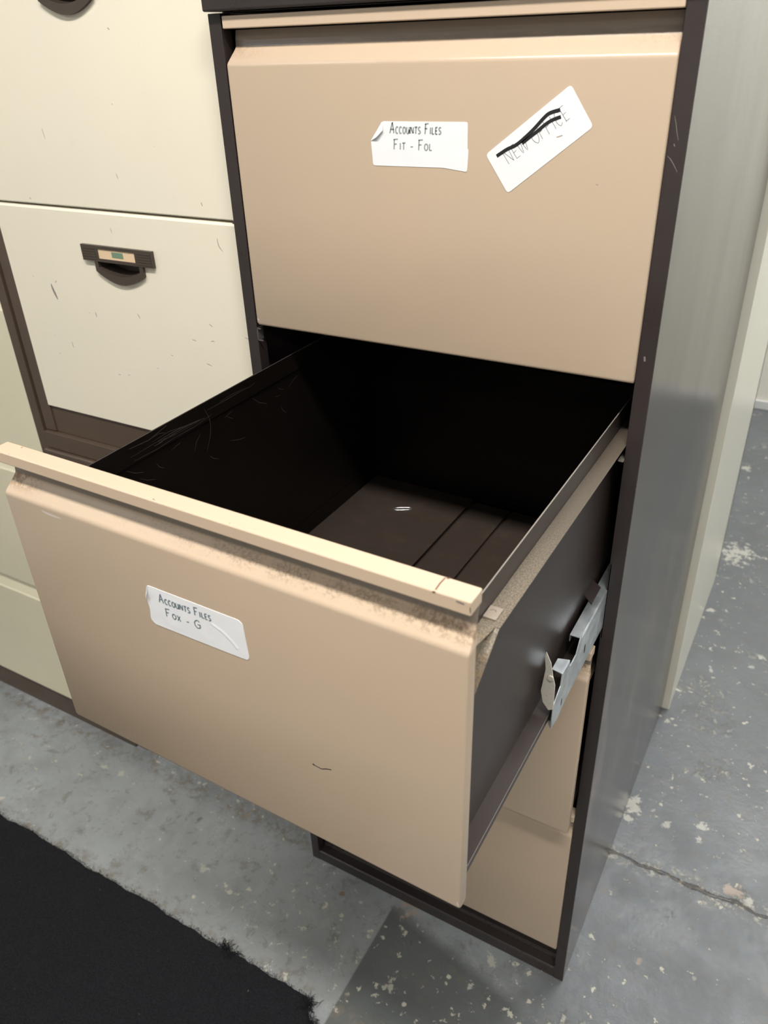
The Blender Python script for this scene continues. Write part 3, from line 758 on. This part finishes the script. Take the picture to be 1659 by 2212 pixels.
def cream_front(name, x0, x1, z0, z1, y, mt, parent, cx=None, bevel_top=0.0, label=None):
    bm = bmesh.new()
    bt = bevel_top
    prof = [(y+0.014, z0), (y+0.0012, z0), (y, z0+0.0015)]
    if bt: prof += [(y, z1-bt), (y+0.0022, z1-bt+0.0035), (y+0.010, z1-0.001), (y+0.014, z1)]
    else: prof += [(y, z1-0.0035), (y+0.0012, z1-0.0012), (y+0.004, z1), (y+0.014, z1)]
    if cx is None:
        prism(bm, prof, 0, x0, x1)
    else:
        # leave a real opening for the cup
        ox0, ox1, oz0, oz1 = cx-0.0425, cx+0.0425, z1-0.0455-0.028, z1-0.0455-0.001
        oz0 = cxz-0.0205-0.0125; oz1 = cxz-0.0205
        prism(bm, prof, 0, x0, ox0); prism(bm, prof, 0, ox1, x1)
        n = 14
        for k in range(n):
            xa, xb = ox0+(ox1-ox0)*k/n, ox0+(ox1-ox0)*(k+1)/n
            zz = [cxz-0.0205-0.0110-0.0140*math.sin(math.pi*t/n)**0.9 if 0 < t < n else cxz-0.0205-0.0110 for t in (k, k+1)]
            A = [bm.verts.new((xa, p[0], p[1])) for p in ((y+0.014, z0), (y+0.0012, z0), (y, z0+0.0015), (y, zz[0]), (y+0.014, zz[0]))]
            B = [bm.verts.new((xb, p[0], p[1])) for p in ((y+0.014, z0), (y+0.0012, z0), (y, z0+0.0015), (y, zz[1]), (y+0.014, zz[1]))]
            bm.faces.new(A); bm.faces.new(B[::-1])
            for q in range(5): bm.faces.new((A[q], B[q], B[(q+1) % 5], A[(q+1) % 5]))
        prism(bm, [(y+0.014, oz1), (y, oz1)]+prof[3:], 0, ox0, ox1)
        bmesh.ops.remove_doubles(bm, verts=bm.verts, dist=1e-6)
    o = obj(name, bm, [mt, m_mark, m_mark2, m_chip], parent)
    if label: o['label'] = label
    return o

YC = 0.0300
MX0, MX1 = -0.4725, -0.0050
# upper two-drawer cream cabinet -------------------------------------------------
up = empty('filing_cabinet', (MX0, YC, 0.716))
tag(up, 'cream two-drawer cabinet with brown cup handles, upper one of the stack behind the open drawer', 'filing cabinet')
inv = Matrix.Translation((-MX0, -YC, -0.716))
class Shift:                                       # build in world numbers, store in the thing's frame
    def __init__(s, root): s.r = root
def reframe(root):
    t = root.location.copy()
    def rec(o, top):
        if o.type == 'MESH': o.data.transform(Matrix.Translation(-t))
        for c in o.children: rec(c, False)
    for c in root.children: rec(c, True)
Z0u, Z1u, ZTu = 0.716, 1.4150, 1.0985
bm = bmesh.new()
PWc = 0.0235
box(bm, MX0, MX0+PWc, YC+0.0015, YC+0.0200, 0.7480, ZTu+0.316)
box(bm, MX1-PWc, MX1, YC+0.0015, YC+0.0200, 0.7480, ZTu+0.316)
box(bm, MX0+PWc, MX1-PWc, YC+0.0040, YC+0.0200, 0.7470, 0.7925)
box(bm, MX0+0.001, MX1-0.001, YC-0.0050, YC+0.0200, 0.7180, 0.7465)
box(bm, MX0, MX0+0.0012, YC+0.02, 0.66, 0.718, 1.4140); box(bm, MX1-0.0012, MX1, YC+0.02, 0.66, 0.718, 1.4140)
box(bm, MX0, MX1, 0.6588, 0.66, 0.718, 1.4140); box(bm, MX0, MX1, YC+0.02, 0.66, 0.718, 0.7192)
obj('body', bm, m_brown, up, bevel=0.0018, seg=3)
bm = bmesh.new(); box(bm, MX0-0.001, MX1, YC-0.003, 0.661, 1.4140, 1.4360); obj('top_cap', bm, m_brown, up, bevel=0.002)
HCX = -0.2235
for (z0, z1, cxz) in ((0.7935, ZTu, 1.0560), (ZTu+0.0025, 1.4110, 1.0560+0.3025)):
    fr = cream_front('drawer', MX0+PWc, MX1-PWc+0.0225, z0, z1, YC, m_cream, up, HCX, 0.0, 'cream drawer front with scuffs')
    cup_handle(fr, HCX, YC-0.0005, cxz)
    bm = bmesh.new()
    box(bm, MX0+0.03, MX0+0.0312, YC+0.014, 0.60, z0+0.02, z1-0.06); box(bm, MX1-0.0312, MX1-0.03, YC+0.014, 0.60, z0+0.02, z1-0.06)
    box(bm, MX0+0.03, MX1-0.03, 0.599, 0.60, z0+0.02, z1-0.06); box(bm, MX0+0.03, MX1-0.03, YC+0.014, 0.60, z0+0.018, z0+0.019)
    obj('drawer_bin', bm, m_brown, fr)
    if z0 < 1:
        bm = bmesh.new(); f = lambda p: (p[0], YC-0.00008, p[1])
        ribbon(bm, crv([(-0.3705, 0.9935), (-0.3690, 0.9860), (-0.3665, 0.9790), (-0.3640, 0.9720)]), 0.0042, f, 1, True)
        ribbon(bm, [(-0.3610, 0.9960), (-0.3575, 0.9990)], 0.0016, f, 0, True)
        ribbon(bm, crv([(-0.0530, 1.0800), (-0.0530, 1.0740), (-0.0510, 1.0690), (-0.0470, 1.0650)]), 0.0014, f, 0, True)
        for (a, c, dx, dz, w_) in ((-0.2920, .9620, .001, -.006, .0018), (-0.0860, .9720, .005, -.003, .0013), (-0.1190, .9470, .007, -.001, .0012), (-0.0870, .9490, .006, .001, .0012),
                                   (-0.1000, .9170, .008, -.002, .0013), (-0.1620, .9190, .004, 0, .0010), (-0.2720, .8740, .004, 0, .0014), (-0.2530, .8760, .004, .001, .0009),
                                   (-0.3560, .9110, .001, -.009, .0014), (-0.3920, .9160, .001, -.001, .0012), (-0.3890, .8890, .001, -.001, .0014), (-0.2100, .9700, .003, -.006, .0016),
                                   (-0.4050, 1.0010, .001, -.001, .0012), (-0.3050, .9600, .001, -.001, .0012), (-0.0300, .9620, .007, -.002, .0010), (-0.2290, 1.0790, .001, -.006, .0012)):
            ribbon(bm, [(a, c), (a+dx*.5, c+dz*.5+.0002), (a+dx, c+dz)], w_, f, 0, True)
        ribbon(bm, [(-0.1925, 0.8960), (-0.1905, 0.8960)], 0.0022, f, 2, True)
        merge_marks(bm, [m_mark, m_mark2, m_chip], fr)
    else:
        bm = bmesh.new(); f = lambda p: (p[0], YC-0.00008, p[1])
        for (a, c, dx, dz, w_) in ((-0.3150, 1.1930, .002, -.012, .0010), (-0.1850, 1.2210, .001, -.001, .0012), (-0.1300, 1.1770, .0005, -.0005, .001), (-0.3700, 1.1090, .001, -.003, .0015),
                                   (-0.0700, 1.1190, .001, -.004, .0015), (-0.2000, 1.1450, .002, -.006, .0012), (-0.1700, 1.2960, .003, -.002, .0014)):
            ribbon(bm, [(a, c), (a+dx*.5, c+dz*.5), (a+dx, c+dz)], w_, f, 0, True)
        merge_marks(bm, [m_mark], fr)
reframe(up)
# lower two-drawer cabinet ------------------------------------------------------
lo = empty('filing_cabinet', (MX0, YC, 0))
tag(lo, 'brown-topped two-drawer cabinet, lower one of the stack, mostly hidden behind the open drawer', 'filing cabinet')
bm = bmesh.new()
box(bm, MX0, MX0+PWc, YC+0.0140, YC+0.0220, 0.0, 0.690); box(bm, MX1-PWc, MX1, YC+0.0140, YC+0.0220, 0.0, 0.690)
box(bm, MX0+PWc, MX1-PWc, YC+0.0160, YC+0.0220, 0.0, 0.070)
box(bm, MX0, MX0+0.0012, YC+0.02, 0.66, 0.0, 0.690); box(bm, MX1-0.0012, MX1, YC+0.02, 0.66, 0.0, 0.690); box(bm, MX0, MX1, 0.6588, 0.66, 0.0, 0.690)
obj('body', bm, m_brown, lo, bevel=0.0018, seg=3)
bm = bmesh.new(); box(bm, MX0-0.0045, MX1, YC-0.0110, 0.661, 0.690, 0.7165); obj('top_cap', bm, m_brown, lo, bevel=0.003, seg=3)
for (z0, z1) in ((0.0700, 0.3770), (0.3795, 0.6870)):
    fr = cream_front('drawer', MX0+PWc, MX1-PWc, z0, z1, YC+0.012, m_cream, lo, None, 0.0)
reframe(lo)
# left cream cabinet ------------------------------------------------------------
LX1 = -0.4785; LX0 = LX1-0.470
lf = empty('filing_cabinet', (LX0, YC, 0))
tag(lf, 'yellowed cream filing cabinet at the far left edge, brown post on its right', 'filing cabinet')
bm = bmesh.new()
PL = 0.0190
box(bm, LX0, LX0+PL, YC, YC+0.02, 0.072, 1.305); box(bm, LX1-PL, LX1, YC, YC+0.02, 0.072, 1.305)
box(bm, LX0, LX1, YC+0.0090, YC+0.02, 0.0, 0.0715)
box(bm, LX0, LX0+0.0012, YC+0.02, 0.66, 0.0, 1.305); box(bm, LX1-0.0012, LX1, YC+0.02, 0.66, 0.0, 1.305); box(bm, LX0, LX1, 0.6588, 0.66, 0.0, 1.305)
obj('body', bm, m_brown, lf, bevel=0.0018, seg=3)
bm = bmesh.new(); box(bm, LX0-0.001, LX1+0.001, YC-0.004, 0.661, 1.305, 1.328); obj('top_cap', bm, m_brown, lf, bevel=0.002)
for z0 in (0.0720, 0.3730, 0.6740, 0.9750):
    cream_front('drawer', LX0+PL, LX1-PL, z0, z0+0.2950, YC+0.0005, m_cream_l, lf, None, 0.030)
reframe(lf)

# cream cabinet standing back to back behind the brown one -----------------------
BX1 = 0.4835; BX0 = BX1-0.470; BY0, BY1 = 0.6660, 1.2330
bk = empty('filing_cabinet', (BX0, BY0, 0))
tag(bk, 'pale cream filing cabinet behind the brown one, only its long side showing', 'filing cabinet')
bm = bmesh.new()
box(bm, BX0, BX0+0.0012, BY0, BY1-0.012, 0.0, 1.310); box(bm, BX1-0.0012, BX1, BY0+0.0012, BY1, 0.0, 1.310)
box(bm, BX0, BX1, BY0, BY0+0.0012, 0.0, 1.310)
box(bm, BX0, BX0+0.018, BY1-0.018, BY1, 0.0, 1.310); box(bm, BX1-0.018, BX1, BY1-0.018, BY1, 0.0, 1.310)
box(bm, BX0+0.018, BX1-0.018, BY1-0.018, BY1-0.004, 0.0, 0.070)
obj('body', bm, m_cream_b, bk, bevel=0.003, seg=3)
bm = bmesh.new(); box(bm, BX0-0.001, BX1+0.001, BY0-0.0, BY1+0.004, 1.310, 1.330); obj('top_cap', bm, m_cream_b, bk, bevel=0.002)
for z0 in (0.0720, 0.3780, 0.6840, 0.9900):
    bm = bmesh.new(); box(bm, BX0+0.019, BX1-0.019, BY1-0.014, BY1+0.001, z0, z0+0.302)
    f_ = obj('drawer', bm, m_cream_b, bk, bevel=0.002)
    bm = bmesh.new(); box(bm, (BX0+BX1)/2-.06, (BX0+BX1)/2+.06, BY1+0.001, BY1+0.014, z0+0.235, z0+0.25); obj('handle', bm, m_plastic, f_, bevel=0.003)
reframe(bk)

# ------------------------------------------------------------------ black mat
rr = random.Random(21)
def wob(t, s=1.0): return s*(0.0016*math.sin(t*23)+0.0012*math.sin(t*61+1)+0.0008*math.sin(t*140+2))
edge = []
x = -1.5
while x < 0.137:
    edge.append((x, -0.2130+wob(x)+rr.uniform(-.0007, .0007))); x += 0.006
right = []
y = -0.222
while y > -1.30:
    right.append((0.138+(0.8*(-0.22-y) if y > -0.26 else 0.032+0.15*(-0.26-y))+wob(y*2, 1.2)+rr.uniform(-.0006, .0006), y)); y -= 0.008
poly = edge+[(0.1395, -0.2165)]+right+[(-1.5, -1.30)]
bm = bmesh.new()
A = [bm.verts.new((p[0], p[1], 0.0)) for p in poly]; B = [bm.verts.new((p[0], p[1]-(0.0015 if i < len(edge) else 0), 0.0062)) for i, p in enumerate(poly)]
bm.faces.new(B); bm.faces.new(A[::-1])
for i in range(len(poly)): bm.faces.new((A[i], A[(i+1) % len(poly)], B[(i+1) % len(poly)], B[i]))
rug = obj('floor_mat', bm, m_mat)
tag(rug, 'black felt floor mat with a frayed edge in front of the cabinets', 'mat')
def tuft(bm, c, n, spread, ln, r=0.00035):
    for k in range(n):
        a = rr.uniform(0, 2*math.pi); s = Vector((c[0]+rr.gauss(0, spread), c[1]+rr.gauss(0, spread*.6), 0.003+rr.uniform(0, .004)))
        pts = [s]; d_ = Vector((math.cos(a), math.sin(a), rr.uniform(.1, .6)))
        for j in range(6):
            d_ = (d_+Vector((rr.uniform(-.5, .5), rr.uniform(-.5, .5), rr.uniform(-.35, .1)))).normalized(); q = pts[-1]+d_*ln/6
            q.z = max(q.z, 0.0008); pts.append(q)
        tube(bm, pts, r, 4, False)
bm = bmesh.new()
tuft(bm, (-0.032, -0.213), 60, 0.006, 0.014); tuft(bm, (-0.012, -0.216), 60, 0.007, 0.014); tuft(bm, (0.139, -0.222), 90, 0.005, 0.016)
tuft(bm, (0.157, -0.240), 40, 0.004, 0.012)
for p in edge[::1]:
    if p[0] > -0.75: tuft(bm, p, 3, 0.002, 0.006, 0.0003)
fr = obj('frayed_fibres', bm, m_mat, rug); fr['kind'] = 'stuff'
rug.location = (0, 0, 0.0)

# ------------------------------------------------------------------ ceiling lamps
def ceiling_lamp(i, x, y, ln, wd_, ax, watt, colr):
    root = empty('ceiling_lamp', (x, y, CEIL))
    tag(root, 'white ceiling tube lamp above the cabinets', 'lamp', 'ceiling tube lamps')
    lx, ly = (ln, wd_) if ax == 'x' else (wd_, ln)
    bm = bmesh.new(); box(bm, -lx/2-.02, lx/2+.02, -ly/2-.02, ly/2+.02, -0.05, 0.0)
    obj('housing', bm, m_ceil, root, bevel=0.004)
    M = NT('lamp_diffuser_%d' % i); M.b.inputs['Emission Color'].default_value = (*colr, 1); M.b.inputs['Emission Strength'].default_value = watt*0.35
    bm = bmesh.new(); box(bm, -lx/2, lx/2, -ly/2, ly/2, -0.062, -0.051); obj('diffuser', bm, M.m, root, bevel=0.004)
    ld = bpy.data.lights.new('tube_light', 'AREA'); ld.shape = 'RECTANGLE'; ld.size = lx; ld.size_y = ly; ld.energy = watt; ld.color = colr
    lo_ = bpy.data.objects.new('tube_light', ld); COL.objects.link(lo_); lo_.parent = root; lo_.location = (0, 0, -0.066)
for i, a in enumerate(TUBES): ceiling_lamp(i, *a)
